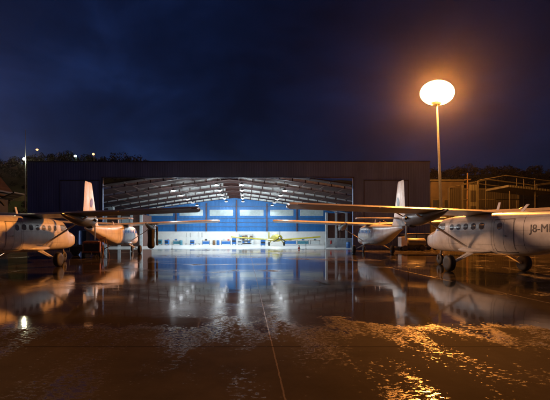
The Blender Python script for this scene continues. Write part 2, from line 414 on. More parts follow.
    fin = MB().loft([finring(2.35, -6.2, -8.65, .10), finring(2.75, -6.75, -8.65, .11), finring(3.3, -7.1, -8.65, .11), finring(5.75, -8.0, -8.68, .11), finring(5.92, -8.12, -8.66, .07)])
    fo2 = fin.build('fin', M['white'], root, True)
    MB().loft([finring(2.5, -8.69, -9.75, .10), finring(3.3, -8.69, -9.78, .10), finring(5.7, -8.72, -9.45, .09), finring(5.9, -8.72, -9.38, .06)]).build('rudder', M['control'], root, True)
    for s in (-1, 1):
        e = MB()
        def finx(y, z):
            f = (z - 3.3) / 2.45; yl = -7.1 - .9 * f; yt = -8.65 - .03 * f; u = max(.001, min(1, (yl - y) / (yl - yt)))
            return 5 * .11 * (.2969 * math.sqrt(u) - .126 * u - .3516 * u * u + .2843 * u ** 3 - .1015 * u ** 4) * (yl - yt) + .006
        rows = []
        for j in range(9):
            v = (j - 4) / 4; hw_e = .27 * math.sqrt(max(.02, 1 - v * v)); z_e = 4.35 + .38 * v
            rows.append([Vector((s * finx(-8.22 + .08 * v + hw_e * k / 3, z_e), -8.22 + .08 * v + hw_e * k / 3, z_e)) for k in range(-3, 4)])
        e.grid(rows)
        e.build('tail_emblem', M['violet'], fo2)
    MB().loft([airfoil(x, -7.55 - abs(x) * .03, .92, 3.12, .11, 8) for x in (-3.15, -3.05, -1.5, 0, 1.5, 3.05, 3.15)]).build('tailplane', M['white'], root, True)
    for s in (-1, 1):
        MB().loft([airfoil(s * x, -8.52 - x * .03, .52, 3.12, .10, 6) for x in (.22, 1.6, 3.12)]).build('elevator', M['control'], root, True)
    # aerials on the back
    MB().loft([[Vector((.012 * a, y, z)) for a, y, z in ((-1, -.72 - .16 * k, 2.98 + .36 * k), (1, -.72 - .16 * k, 2.98 + .36 * k), (1, -.9 - .12 * k, 2.98 + .36 * k), (-1, -.9 - .12 * k, 2.98 + .36 * k))] for k in (0, 1)]).build('aerial', M['control'], root)
    MB().loft([[Vector((.014 * a, y, z)) for a, y, z in ((-1, -2.25 - .36 * k, 2.81 + .30 * k), (1, -2.25 - .36 * k, 2.81 + .30 * k), (1, -2.42 - .34 * k, 2.80 + .30 * k), (-1, -2.42 - .34 * k, 2.80 + .30 * k))] for k in (0, 1)]).build('aerial', M['white'], root)
    return root

def text_mesh(body, size):
    cu = bpy.data.curves.new('lettering', 'FONT'); cu.body = body; cu.size = size; cu.resolution_u = 4
    o = bpy.data.objects.new('lettering', cu); col.objects.link(o)
    bpy.context.view_layer.update()
    dg = bpy.context.evaluated_depsgraph_get(); me = bpy.data.meshes.new_from_object(o.evaluated_get(dg))
    vs = [v.co.copy() for v in me.vertices]; fs = [tuple(p.vertices) for p in me.polygons]
    bpy.data.objects.remove(o); bpy.data.curves.remove(cu); bpy.data.meshes.remove(me)
    return vs, fs

proto = make_aircraft()
spots = [  # x, y of main gear, heading, label
    (12.0, 18.3, R(0), 'white high-wing twin-engine aircraft, J8-MI on its rear fuselage, nearest the lamp mast'),
    (-12.6, 21.0, R(0), 'white high-wing aircraft glowing orange, nose away, its dark wing across the hangar front'),
    (12.6, 36.4, R(-6), 'smaller looking white aircraft behind the lettered one, grey fin against the navy hangar wall'),
    (-12.6, 37.0, R(3), 'orange lit aircraft with black cover under its engine, close to the hangar mouth'),
]
planes = []
for i, (x, y, a, lab) in enumerate(spots):
    o = proto if i == 0 else copy_tree(proto)
    if i == 1:                                         # wing, flaps and ailerons swapped to a dark navy material here
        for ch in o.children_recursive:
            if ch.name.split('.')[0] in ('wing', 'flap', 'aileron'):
                ch.material_slots[0].link = 'OBJECT'; ch.material_slots[0].material = M['darkwing']
    o.location = (x, y, 0); o.rotation_euler = (0, 0, a)
    tag(o, lab, 'aircraft', 'twin-engine aircraft parked on the apron'); planes.append(o)
# registration on the nearest one (left side, reads nose to tail), laid on the curved side
vs, fs = text_mesh('J8-MI', .48)
lm = MB(); pts = []
for v in vs:
    y = -3.72 - v.x * .92; z = 1.90 + v.y * .92
    pts.append(Vector((-(side_x(y, z) + .010), y, z)))
lm.add(pts, fs); lm.build('registration_lettering', M['ink'], planes[0])
# fin emblem colours: the far right aircraft carries a blue grey mark
for ch in planes[2].children_recursive:
    if ch.name.startswith('tail_emblem'):
        ch.data = ch.data.copy(); ch.data.materials[0] = M['bluegrey']
# black engine cover that hangs under the right engine of the far left aircraft
def hang(cx, cy, w, t, ztop, zbot):
    rings = []
    for k in range(17):
        u = 1 - (1 - k / 16) ** 1.6; z = ztop + (zbot - ztop) * u
        f = math.sqrt(max(.04, 1 - max(0, (u - .86) / .14) ** 2)) * (1 + .06 * math.sin(9 * u))
        rings.append([Vector((cx + w * f * math.cos(2 * math.pi * i / 16), cy + t * f * math.sin(2 * math.pi * i / 16) * (1 + .1 * math.sin(5 * i)), z)) for i in range(16)])
    return MB().loft(rings)
hang(2.75, 1.2, .36, .34, 2.65, .42).build('engine_cover', M['black'], planes[3], True)
hang(3.35, 1.3, .10, .12, 2.75, .72).build('cover_strap', M['black'], planes[3], True)

# ------------------------------------------------------------------ ground
MB().grid([[Vector((x, y, 0)) for x in (-500, -60, 0, 60, 500)] for y in (-110, 0, 60, 200, 400)]).build('ground', M['ground'])
tag(bpy.data.objects['ground'], kind='structure')

# ------------------------------------------------------------------ hangar
HF, HB = 47.5, 81.0           # front and back
HX0, HX1 = -28.3, 23.8
OX0, OX1, OZ = -18.55, 13.85, 9.28
RX, RZ, PITCH = -2.45, 10.05, .135
def roofz(x): return RZ - abs(x - RX) * .112 - .0013 * (x - RX) ** 2
MB().grid([[Vector((x, y, .005)) for x in (HX0 + .4, -2, HX1 - .4)] for y in (HF + .25, 60, HB - .3)]).build('hangar_floor', M['floor'])
tag(bpy.data.objects['hangar_floor'], kind='structure')
hg = empty('hangar', ((HX0 + HX1) / 2, HF, 0))
tag(hg, 'wide navy hangar, lit blue inside, its doors open behind the parked aircraft', 'hangar')
hloc = Vector(hg.location)
class HM(MB):
    def build(s, name, mat, parent=hg, **k):
        s.v = [tuple(Vector(v) - (hloc if parent is hg or parent.parent is hg else Vector())) for v in s.v]
        return MB.build(s, name, mat, parent, **k)
TOP = 11.3
# front wall: two piers and the header, one mesh
fw = HM()
DX0, DX1 = X(79, HF), X(90, HF)     # small lit doorway
fw.box(HX0, DX0, HF, HF + .3, 0, TOP); fw.box(DX0, DX1, HF, HF + .3, 2.45, TOP); fw.box(DX1, OX0, HF, HF + .3, 0, TOP)
fw.box(OX0, OX1, HF, HF + .3, OZ, TOP); fw.box(OX1, HX1, HF, HF + .3, 0, TOP)
fw.build('front_wall', M['facade'])
HM().box(HX0 - .05, HX1 + .05, HF - .06, HF + .36, TOP, TOP + .16).build('parapet_trim', M['trim'])
for a, b in ((OX0 - .14, OX0), (OX1, OX1 + .14)):
    HM().box(a, b, HF - .05, HF - .003, 0, OZ + .12).build('opening_jamb', M['trim'])
HM().box(OX0, OX1, HF - .05, HF - .003, OZ, OZ + .12).build('opening_lintel', M['trim'])
# parked sliding leaves on each pier
for a, b, zt in ((X(60, HF), X(100, HF), 9.0), (15.2, 21.0, 9.0)):
    d = HM()
    if a < 0:
        d.box(a, DX0 - .06, HF - .10, HF - .003, .1, zt); d.box(DX0 - .06, DX1 + .06, HF - .10, HF - .003, 2.6, zt); d.box(DX1 + .06, b, HF - .10, HF - .003, .1, zt)
    else: d.box(a, b, HF - .10, HF - .003, .1, zt)
    do = d.build('sliding_door', M['facade_door'])
    HM().box(a, b, HF - .14, HF - .103, zt - .15, zt).build('door_rail', M['trim'], do)
    for xx in (a, b - .1): HM().box(xx, xx + .1, HF - .13, HF - .103, .1, zt - .153).build('door_stile', M['trim'], do)
HM().box(HX0, HX0 + .3, HF + .3, HB, 0, TOP - .3).build('side_wall', M['facade'])
HM().box(HX1 - .3, HX1, HF + .3, HB, 0, TOP - .3).build('side_wall', M['facade'])
# roof: pitched sheet with thickness
rf = HM()
RXS = [HX0 + .3 + (RX - HX0 - .3) * i / 8 for i in range(9)] + [RX + (HX1 - .3 - RX) * i / 8 for i in range(1, 9)]
for xa, xb in zip(RXS, RXS[1:]):
    za, zb = roofz(xa) + .55, roofz(xb) + .55
    rf.add([Vector((xa, HF + .3, za)), Vector((xb, HF + .3, zb)), Vector((xb, HB, zb)), Vector((xa, HB, za)), Vector((xa, HF + .3, za + .12)), Vector((xb, HF + .3, zb + .12)), Vector((xb, HB, zb + .12)), Vector((xa, HB, za + .12))],
           [(0, 1, 2, 3), (7, 6, 5, 4), (0, 4, 5, 1), (1, 5, 6, 2), (2, 6, 7, 3), (3, 7, 4, 0)])
rf.build('roof', M['roofin'])
# back wall: white blockwork below, blue sheeting above
ZB = 2.75
HM().box(HX0 + .3, HX1 - .3, HB, HB + .3, 0, ZB).build('back_wall_base', M['whitewall'])
bw = HM()
for xa, xb in zip(RXS, RXS[1:]):
    bw.grid([[Vector((xa, HB, ZB)), Vector((xb, HB, ZB))], [Vector((xa, HB, roofz(xa) + .6)), Vector((xb, HB, roofz(xb) + .6))]])
    bw.grid([[Vector((xa, HB + .2, ZB)), Vector((xb, HB + .2, ZB))], [Vector((xa, HB + .2, roofz(xa) + .6)), Vector((xb, HB + .2, roofz(xb) + .6))]])
bw.build('back_wall', M['bluewall'])
colx = [-22.1, -15.4, -8.75, -2.1, 4.6, 11.2, 17.8]
for x in colx:
    HM().box(x - .13, x + .13, HB - .32, HB - .003, 0 if False else ZB, roofz(x) - .3).build('wall_column', M['column'])
for z in (3.75, 4.7, 5.6, 8.2):
    HM().box(HX0 + .5, HX1 - .5, HB - .10, HB - .003, z, z + .10).build('wall_girt', M['girt'])
for a, b in zip(colx, colx[1:]):
    f = HM().box(a + .75, b - .75, HB - .09, HB - .003, 6.22, 7.52).build('wall_window', M['palegrey'])
    HM().box(a + .85, b - .85, HB - .11, HB - .093, 6.32, 7.42).build('pane', M['pane'], f)
# rafters: pale tapered beams, flange under the web, stiffeners between
FR = [48.4, 53.9, 60.3, 66.8, 73.3, 79.4]
for y in FR:
    for s in (-1, 1):
        xe = HX0 + .5 if s < 0 else HX1 - .5
        L_ = abs(xe - RX); r = HM()
        def P(u, dz): x = RX + s * L_ * u; return x, roofz(x) + dz
        def bar(d0, d1, yy0, yy1, u0=0, u1=1):
            (xa, za), (xb, zb) = P(u0, 0), P(u1, 0)
            r.add([Vector((xa, yy0, za + d0)), Vector((xb, yy0, zb + d0)), Vector((xb, yy1, zb + d0)), Vector((xa, yy1, za + d0)), Vector((xa, yy0, za + d1)), Vector((xb, yy0, zb + d1)), Vector((xb, yy1, zb + d1)), Vector((xa, yy1, za + d1))],
                  [(0, 1, 2, 3), (7, 6, 5, 4), (0, 4, 5, 1), (1, 5, 6, 2), (2, 6, 7, 3), (3, 7, 4, 0)])
        g0 = 1.3 / L_; us = [g0] + [.1 + .9 * i / 9 for i in range(10)]
        fl = r; r = HM()
        for u0, u1 in zip([0] + us, us): bar(-.06, 0, y - .16, y + .16, u0, u1)
        fo_ = r; r = fl
        for u0, u1 in zip(us, us[1:]):
            (xa, za), (xb, zb) = P(u0, 0), P(u1, 0); ta, tb = (.50 - .36 * u0), (.50 - .36 * u1)
            r.add([Vector((xx, yv, zz)) for yv in (y - .02, y + .02) for xx, zz in ((xa, za), (xb, zb), (xb, zb + tb), (xa, za + ta))], [(0, 1, 2, 3), (7, 6, 5, 4), (0, 4, 5, 1), (1, 5, 6, 2), (2, 6, 7, 3), (3, 7, 4, 0)])
        ro = r.build('rafter', M['rafter']); fo_.build('rafter_flange', M['purlin'], ro)
        n = 15
        for k in range(1, n):
            (xa, za) = P(k / n, 0)
            HM().box(xa - .07, xa + .07, y - .12, y - .022, za + .004, za + .49 - .36 * k / n).build('stiffener', M['purlin'], ro)
    gz = HM(); gz.add([Vector((RX + a * 1.28, yv, roofz(RX + 1.28 * a) + b)) for yv in (y - .03, y + .03) for a, b in ((-1, .003), (0, .003), (1, .003), (1, .5), (0, .5), (-1, .5))], [(0, 1, 4, 5), (1, 2, 3, 4), (6, 11, 10, 7), (7, 10, 9, 8), (0, 5, 11, 6), (2, 8, 9, 3), (3, 9, 10, 4), (4, 10, 11, 5)])
    gz.build('ridge_gusset', M['purlin'])
    for s in (-1, 1):
        x = HX0 + .75 if s < 0 else HX1 - .75
        HM().box(x - .15, x + .15, y - .2, y + .2, 0, roofz(x) - .07).build('portal_column', M['rafter'])
for k in range(-9, 10):
    x = RX + k * 2.7
    if HX0 + 1 < x < HX1 - 1 and k != 0:
        z = roofz(x) + .43
        HM().box(x - .05, x + .05, HF + .35, HB - .02, z, z + .10).build('purlin', M['purlin'])

# lamps under the ridge, two rows
def bay_lamp(x, y, z):
    t = empty('high_bay_lamp', (x, y, z))
    MB().lathe([(.10, .34), (.16, .30), (.34, .06), (.38, 0), (.36, 0), (.30, .06), (.12, .26)], 20).build('lamp_shade', M['alu'], t, True)
    MB().lathe([(.02, -.10), (.2, -.07), (.33, 0), (.31, .02), (.05, .03)], 20).build('lamp_lens', M['bay'], t, True)
    MB().tube((0, 0, .34), (0, 0, roofz(x) - .06 - z), .02, .02, 6).build('drop_rod', M['steel'], t)
    for typ, e in (('SPOT', 880 if y < 78 else 300), ('POINT', 430 if y < 78 else 70)):
        l = bpy.data.lights.new('bay_light', typ); l.energy = e; l.color = (.84, .95, 1.0); l.shadow_soft_size = .3
        if typ == 'SPOT': l.spot_size = R(156); l.spot_blend = .35
        lo = bpy.data.objects.new('bay_light', l); col.objects.link(lo); lo.parent = t; lo.location = (0, 0, -.45)
    return t
for y in FR[1:]:
    for x, zl, lab, grp in ((-4.25, 9.12, 'lit high bay lamp hanging just left of the roof ridge', 'high bay lamps left of the ridge'), (-.65, 9.12, 'lit high bay lamp hanging just right of the roof ridge', 'high bay lamps right of the ridge'),
                       (-10.5, 8.3, 'lit high bay lamp hanging over the left half of the hangar floor', 'high bay lamps over the left half'), (5.6, 8.3, 'lit high bay lamp hanging over the yellow plane side of the floor', 'high bay lamps over the right half')):
        tag(bay_lamp(x, y - .8, zl), lab, 'lamp', grp)

# partition of white posts with brown panels on the right, plain store on the left: each stands inside the hangar
pt = empty('glazed_partition', (13.6, 54, 0)); tag(pt, 'white posted partition with brown panels inside the hangar mouth, right side', 'partition')
for x in (-1.75, -.35, 1.15, 2.9):
    MB().box(x - .16, x + .16, -.1, .1, 0, 5.2).build('post', M['palegrey'], pt)
for a, b in ((-1.59, -.51), (-.19, .99), (1.31, 2.74)):
    for z0, z1 in ((1.45, 3.35), (3.62, 5.1)): MB().box(a, b, -.04, .04, z0, z1).build('brown_panel', M['brownpanel'], pt)
    MB().box(a, b, -.05, .05, .05, 1.42).build('white_panel', M['palegrey'], pt)
MB().box(-1.9, 3.1, -.12, -.102, 3.37, 3.60).build('rail', M['palegrey'], pt)
stn = empty('store_room', (-21.5, 62, 0)); tag(stn, 'brown store room with pale columns inside the hangar on the left', 'store room')
MB().box(-5.5, 4.0, 0, 6, 0, 5.4).build('store_wall', M['brownpanel'], stn)
for x in (-4.5, -2.2, .1, 2.2, 3.8): MB().box(x - .22, x + .22, -.2, -.003, 0, 5.3).build('post', M['palegrey'], stn)
for x in (-3.3, 1.2): 
    f = MB().box(x - .7, x + .7, -.06, -.003, 3.6, 5.0).build('store_window', M['palegrey'], stn)
    MB().box(x - .6, x + .6, -.08, -.063, 3.7, 4.9).build('pane', M['pane'], f)
for x, w, h, lab in ((X(111, 63), .9, 1.3, 'tall pale cabinet standing on the store room roof'), (X(124, 63), 1.3, .75, 'low white crate standing on the store room roof')):
    b = MB().box(-w / 2, w / 2, -.35, .35, 0, h).build('cabinet' if h > 1 else 'crate', M['palegrey'], bevel=.03, loc=(x, 63.2, 5.405)); tag(b, lab, 'cabinet' if h > 1 else 'crate')
    MB().box(-w / 2 + .1, w / 2 - .1, -.37, -.353, .12, h - .12).build('front_panel', M['pane'], b)

# ------------------------------------------------------------------ things on the hangar floor
ag = empty('propeller_plane', (X(275, 66), 66, 0), R(188)); tag(ag, 'yellow low-wing propeller plane parked nose out inside the hangar', 'aircraft')
def er(y, rx, rz, cz, n=18): return [Vector((rx * math.cos(2 * math.pi * i / n), y, cz + rz * math.sin(2 * math.pi * i / n))) for i in range(n)]
MB().loft([er(3.6, .36, .36, 1.4), er(3.4, .54, .54, 1.4), er(2.6, .60, .60, 1.4), er(1.6, .56, .66, 1.4), er(0, .52, .70, 1.4), er(-2, .40, .5, 1.3), er(-5, .18, .26, 1.0), er(-6, .06, .14, .9)]).build('fuselage', M['yellow'], ag, True)
MB().loft([er(.9, .26, .1, 2.0), er(.4, .38, .36, 2.05), er(-.7, .36, .40, 2.02), er(-1.6, .2, .12, 1.75)]).build('canopy', M['palegrey'], ag, True)
MB().loft([airfoil(x, 1.5, 1.75, .95 + abs(x) * .075, .14) for x in (-8.0, -7.8, -3, 0, 3, 7.8, 8.0)]).build('wing', M['yellow'], ag, True)
MB().loft([airfoil(x, -4.9, 1.0, 1.15, .1) for x in (-2.4, 0, 2.4)]).build('tailplane', M['yellow'], ag, True)
MB().loft([[Vector((.04 * a, -4.8 + yy, z)) for a, yy in ((-1, 0 - .35 * k), (1, 0 - .35 * k), (1, -1.2), (-1, -1.2))] for k, z in ((0, 1.1), (1, 2.5))]).build('fin', M['yellow'], ag)
hb = MB().lathe([(.2, 0), (.18, .2), (.03, .4)], 14, Matrix.Translation((0, 3.62, 1.4)) @ Matrix.Rotation(R(-90), 4, 'X')).build('propeller_hub', M['alu'], ag, True)
for k in range(3):
    a = R(90 + 120 * k); d = Vector((math.cos(a), 0, math.sin(a)))
    MB().tube(Vector((0, 3.75, 1.4)) + d * .15, Vector((0, 3.75, 1.4)) + d * 1.3, .09, .06, 8, .5).build('propeller_blade', M['dark'], hb, True)
for s in (-1, 1):
    MB().tube((s * .9, 1.2, 1.0), (s * 1.3, 1.25, .4), .09, .06, 10).build('gear_leg', M['yellow'], ag, True); wheel(ag, (s * 1.36, 1.25, .36), .36, .24)
MB().tube((0, -5.3, .9), (0, -5.5, .17), .05, .04, 8).build('tail_leg', M['dark'], ag, True); wheel(ag, (0, -5.52, .15), .15, .1)

def bench(x, y, w, m, lab, items=True):
    t = empty('workbench', (x, y, 0)); tag(t, lab, 'workbench')
    MB().box(-w / 2, w / 2, -.35, .35, .82, .88).build('bench_top', M['wood'], t)
    for sx in (-1, 1):
        for sy in (-1, 1): MB().box(sx * (w / 2 - .07) - .03, sx * (w / 2 - .07) + .03, sy * .28 - .03, sy * .28 + .03, 0, .817).build('leg', M['steel'], t)
    MB().box(-w / 2 + .12, w / 2 - .12, -.30, .22, .15, .72).build('drawer_unit', m, t, bevel=.02)
def trolley(x, y, h, m, lab):
    t = empty('tool_trolley', (x, y, 0), rnd.uniform(-.4, .4)); tag(t, lab, 'tool trolley')
    MB().box(-.4, .4, -.25, .25, .16, h).build('cabinet', m, t, bevel=.02)
    for k in range(3): MB().box(-.36, .36, -.275, -.253, .22 + k * (h - .26) / 3, .18 + (k + 1) * (h - .26) / 3).build('drawer', M['dark'] if k % 2 else m, t)
    MB().path([(.4, -.2, h - .1), (.55, -.2, h - .05), (.55, .2, h - .05), (.4, .2, h - .1)], .015).build('handle', M['steel'], t)
    for sx in (-1, 1):
        for sy in (-1, 1): MB().lathe([(.04, -.025), (.075, -.02), (.075, .02), (.04, .025)], 10, Matrix.Translation((sx * .32, sy * .2, .08)) @ XROT).build('castor', M['rubber'], t)
def drum(x, y, m, lab, lid=None):
    t = empty('drum', (x, y, 0)); tag(t, lab, 'drum')
    MB().lathe([(.27, .006), (.29, .02), (.29, .28), (.30, .30), (.29, .32), (.29, .58), (.30, .60), (.29, .62), (.29, .87), (.28, .89)], 22).build('drum_body', m, t, True)
    MB().lathe([(.26, .892), (.26, .92), (.05, .925)], 22).build('lid', lid or m, t, True)
def steps(x, y, lab):
    t = empty('rolling_steps', (x, y, 0), rnd.uniform(-.3, .3)); tag(t, lab, 'steps')
    for s in (-1, 1):
        MB().path([(s * .4, -.9, .12), (s * .4, .5, 1.5), (s * .4, 1.0, 1.5), (s * .4, 1.0, .12)], .03).build('side_frame', M['palegrey'], t)
        MB().path([(s * .4, .5, 1.5), (s * .4, .5, 2.4), (s * .4, 1.0, 2.4), (s * .4, 1.0, 1.5)], .022).build('hand_rail', M['dark'], t)
    for k in range(6): MB().box(-.38, .38, -.75 + k * .25 - .11, -.75 + k * .25 + .11, .28 + k * .235, .31 + k * .235).build('tread', M['palegrey'], t)
    for sx in (-.4, .4):
        for yy in (-.85, 1.0): MB().lathe([(.05, -.03), (.12, -.025), (.12, .025), (.05, .03)], 12, Matrix.Translation((sx, yy, .12)) @ XROT).build('castor', M['rubber'], t)
d0 = 72
trolley(X(160, d0), d0, 1.05, M['tealpaint'], 'teal tool trolley farthest left against the white wall')
trolley(X(167, d0), d0, 1.0, M['bluepaint'], 'blue tool trolley next to the teal one by the white wall')
bench(X(176, d0), d0 + 1, 1.6, M['tealpaint'], 'workbench with teal drawers left of the rolling steps')
drum(X(181, d0), d0, M['tealpaint'], 'dark teal drum beside the teal workbench')
steps(X(188, d0 + 3), d0 + 3, 'pale rolling steps with dark rails, left one of the pair')
steps(X(199, d0 + 3), d0 + 3, 'pale rolling steps with dark rails, right one of the pair')
trolley(X(193, d0), d0 - 1, .95, M['bluepaint'], 'low blue trolley between the two rolling steps')
bench(X(206, d0), d0, 1.5, M['bluepaint'], 'workbench with blue drawers right of the rolling steps')
drum(X(214, d0), d0, M['wood'], 'brown drum standing alone on the hangar floor')
drum(X(218, d0), d0, M['bluepaint'], 'blue drum beside the brown drum')
bench(X(226, d0), d0, 1.9, M['bluepaint'], 'long workbench with blue drawers left of the yellow plane')
trolley(X(234, d0), d0 + .5, 1.35, M['bluepaint'], 'tall blue trolley at the end of the long workbench')
trolley(X(240, d0), d0 + 2, 1.0, M['palegrey'], 'pale grey trolley under the wing of the yellow plane')
drum(X(253, d0), d0 + 2, M['palegrey'], 'pale drum behind the yellow wing')
trolley(X(263, 62), 62, 1.1, M['bluepaint'], 'bright blue trolley in front of the yellow plane nose')
bench(X(290, d0 + 3), d0 + 3, 2.6, M['bluepaint'], 'workbench with blue drawers under the right yellow wing')
bench(X(303, d0 + 3), d0 + 3, 2.4, M['tealpaint'], 'teal workbench behind the right yellow wing')
bench(X(315, d0 + 3), d0 + 3, 2.0, M['palegrey'], 'pale workbench near the white partition')
drum(X(347.5, 53), 52.6, M['bluepaint'], 'blue drum with yellow lid before the white partition', M['yellow'])
for px, dd, zz, w_, m_, lab in ((176, d0 + 1, .883, .5, 'bluepaint', 'blue toolbox on the teal workbench left of the steps'), (206, d0, .883, .45, 'dark', 'black toolbox on the workbench right of the steps'),
        (224, d0, .883, .5, 'palegrey', 'pale toolbox on the left end of the long workbench'), (228.5, d0, .883, .4, 'red', 'red toolbox on the right end of the long workbench'),
        (290, d0 + 3, .883, .6, 'dark', 'black toolbox under the right yellow wing'), (303, d0 + 3, .883, .5, 'bluepaint', 'blue toolbox on the teal workbench behind the right wing'), (315, d0 + 3, .883, .5, 'tealpaint', 'teal toolbox on the pale workbench near the partition')):
    b = MB().box(-w_ / 2, w_ / 2, -.14, .14, 0, .24).build('toolbox', M[m_], bevel=.015, loc=(X(px, dd), dd - .05, zz)); tag(b, lab, 'toolbox')
    MB().path([(-.12, 0, .235), (-.12, 0, .30), (.12, 0, .30), (.12, 0, .235)], .012).build('handle', M['steel'], b)
    MB().box(-.03, .03, -.155, -.1415, .14, .20).build('latch', M['alu'], b)
t = empty('storage_rack', (X(246, 80), 80.2, 0)); tag(t, 'tall steel rack of boxes against the white wall behind the yellow plane', 'rack')
for sx_ in (-1.5, 0, 1.5):
    for yy_ in (-.3, .3): MB().box(sx_ - .03, sx_ + .03, yy_ - .03, yy_ + .03, 0, 2.2).build('upright', M['steel'], t)
for k in range(4): MB().box(-1.53, 1.53, -.34, .34, .2 + k * .62, .23 + k * .62).build('shelf', M['steel'], t)
for k in range(3):
    for i in range(5):
        w_ = rnd.uniform(.18, .27); b = MB().box(-w_, w_, -.25, .25, 0, rnd.uniform(.25, .46)).build('storage_box', M[rnd.choice(('bluepaint', 'palegrey', 'wood', 'tealpaint', 'dark', 'white'))], loc=(X(246, 80) - 1.18 + .59 * i, 80.15, .234 + k * .62))
        tag(b, '%s box on the %s shelf of the steel rack, %s' % ('small', ('bottom', 'middle', 'upper')[k], ('leftmost', 'second from left', 'in the centre', 'second from right', 'rightmost')[i]), 'box', 'boxes on the steel rack')
for px, lab in ((168, 'red fire extinguisher on the white wall behind the blue trolley'), (331, 'red fire extinguisher beside the left partition post')):
    dd = HB - .12 if px < 300 else 53.85; t = empty('fire_extinguisher', (X(px, dd), dd, .55)); tag(t, lab, 'extinguisher')
    MB().lathe([(.06, 0), (.09, .03), (.09, .45), (.05, .53), (.03, .56)], 16).build('cylinder_body', M['red'], t, True); MB().path([(0, 0, .55), (.08, -.03, .6), (.11, -.04, .4), (.1, -.04, .2)], .015).build('hose', M['dark'], t)
# cone and barrier posts at the hangar lip
def cone(x, y):
    t = empty('traffic_cone', (x, y, 0)); tag(t, 'red traffic cone on the pale floor at the hangar lip', 'cone')
    MB().box(-.2, .2, -.2, .2, .006, .04).build('cone_base', M['dark'], t, bevel=.01); MB().lathe([(.15, .042), (.03, .62), (.02, .63)], 18).build('cone_body', M['red'], t, True)
    MB().lathe([(.112, .26), (.078, .40)], 18).build('reflective_band', M['white'], t, True)
cone(X(299, 49.5), 49.5)
for px, w in ((172, 'left of the cone, near the left engine'), (306, 'just right of the red cone'), (325, 'between the cone and the blue drum')):
    t = empty('barrier_post', (X(px, 49), 49, 0)); tag(t, 'thin dark barrier post at the hangar lip ' + w, 'post')
    MB().lathe([(.16, .006), (.16, .03), (.04, .06)], 16).build('post_base', M['dark'], t, True); MB().tube((0, 0, .05), (0, 0, .95), .03, .03, 10).build('post_shaft', M['dark'], t, True)
    MB().lathe([(.03, .95), (.045, .98), (.03, 1.02), (.005, 1.03)], 12).build('post_cap', M['yellow'], t, True)

# ------------------------------------------------------------------ ground equipment on the apron
t = empty('power_cart', (X(92, 30), 30, 0), R(20)); tag(t, 'brown ground power cart with tow bar under the left aircraft tails', 'cart')
MB().box(-.65, .65, -1.0, 1.0, .42, 1.3).build('cart_body', M['orange'], t, bevel=.05)
MB().box(-.55, .55, -1.03, -1.003, .55, 1.15).build('louvre_panel', M['dark'], t)
MB().box(-.5, .5, -.8, .2, 1.302, 1.36).build('control_panel', M['steel'], t, bevel=.02)
MB().path([(0, -1.0, .45), (0, -1.7, .3), (0, -2.1, .32)], .035).build('tow_bar', M['dark'], t)
MB().box(-.68, .68, -.95, .95, .34, .42).build('chassis', M['dark'], t)
for sx in (-1, 1):
    for yy in (-.65, .65): wheel(t, (sx * .62, yy, .26), .26, .16)
t = empty('maintenance_ladder', (X(103, 31), 31, 0), R(-15)); tag(t, 'wooden folding ladder standing beside the brown power cart', 'ladder')
for s in (-1, 1):
    MB().path([(s * .3, -.5, 0), (s * .2, 0, 1.75)], .03).build('front_stile', M['wood'], t); MB().path([(s * .3, .5, 0), (s * .2, 0, 1.75)], .025).build('rear_stile', M['wood'], t)
for k in range(6): MB().box(-.29 + .015 * k, .29 - .015 * k, -.47 + .075 * k, -.37 + .075 * k, .22 + k * .26, .245 + k * .26).build('rung', M['wood'], t)
t = empty('tow_tractor', (X(86, 33.5), 33.5, 0), R(-70)); tag(t, 'small dark tow tractor left of the brown power cart', 'tractor')
MB().box(-.75, .75, -1.3, 1.3, .35, .85).build('tractor_body', M['dark'], t, bevel=.06); MB().box(-.7, .7, .2, 1.25, .852, 1.1).build('bonnet', M['dark'], t, bevel=.05)
MB().box(-.3, .3, -.75, -.3, .87, .97).build('seat', M['black'], t, bevel=.03); MB().box(-.3, .3, -.83, -.76, .9, 1.4).build('seat_back', M['black'], t, bevel=.03)
MB().tube((0, .1, .9), (0, -.1, 1.25), .025, .025, 8).tube((-.2, -.1, 1.25), (.2, -.1, 1.27), .02, .02, 8).build('steering_column', M['steel'], t)
for sx in (-1, 1):
    for yy in (-.85, .85): wheel(t, (sx * .68, yy, .34), .34, .22)
    MB().lathe([(.09, 0), (.09, .03), (.02, .04)], 14, Matrix.Translation((sx * .5, 1.3, .68)) @ Matrix.Rotation(R(-90), 4, 'X')).build('headlight', M['palegrey'], t)

# fuel bowser and van by the right end of the hangar
t = empty('fuel_trailer', (X(411, 43.5), 43.5, 0)); tag(t, 'fuel trailer with tan tank and white pump cabinet beyond the right aircraft', 'trailer')
MB().lathe([(.1, -1.1), (.42, -1.05), (.5, -.92), (.5, .92), (.42, 1.05), (.1, 1.1)], 22, Matrix.Translation((.55, 0, 1.0)) @ XROT).build('tank', M['tan'], t, True)
MB().box(-1.35, -.65, -.5, .5, .5, 1.65).build('pump_cabinet', M['white'], t, bevel=.05)
MB().box(-1.4, 1.7, -.45, .45, .38, .48).build('chassis', M['dark'], t)
MB().path([(-1.4, 0, .43), (-2.1, 0, .4)], .05).build('tow_bar', M['dark'], t)
for xx in (-.9, 1.1):
    for s in (-1, 1):
        m = Matrix.Translation((xx, s * .5, .32)) @ Matrix.Rotation(R(90), 4, 'X')
        w = MB().lathe([(.03, -.07), (.17, -.07), (.17, .07), (.03, .07)], 16, m).build('wheel', M['alu'], t, True)
        MB().lathe([(.17, -.09), (.30, -.08), (.32, 0), (.30, .08), (.17, .09)], 22, m).build('tyre', M['rubber'], w, True)
t = empty('van', (X(420, 45.8), 45.8, 0)); tag(t, 'dark blue van parked side-on against the hangar wall beyond the fuel trailer', 'van')
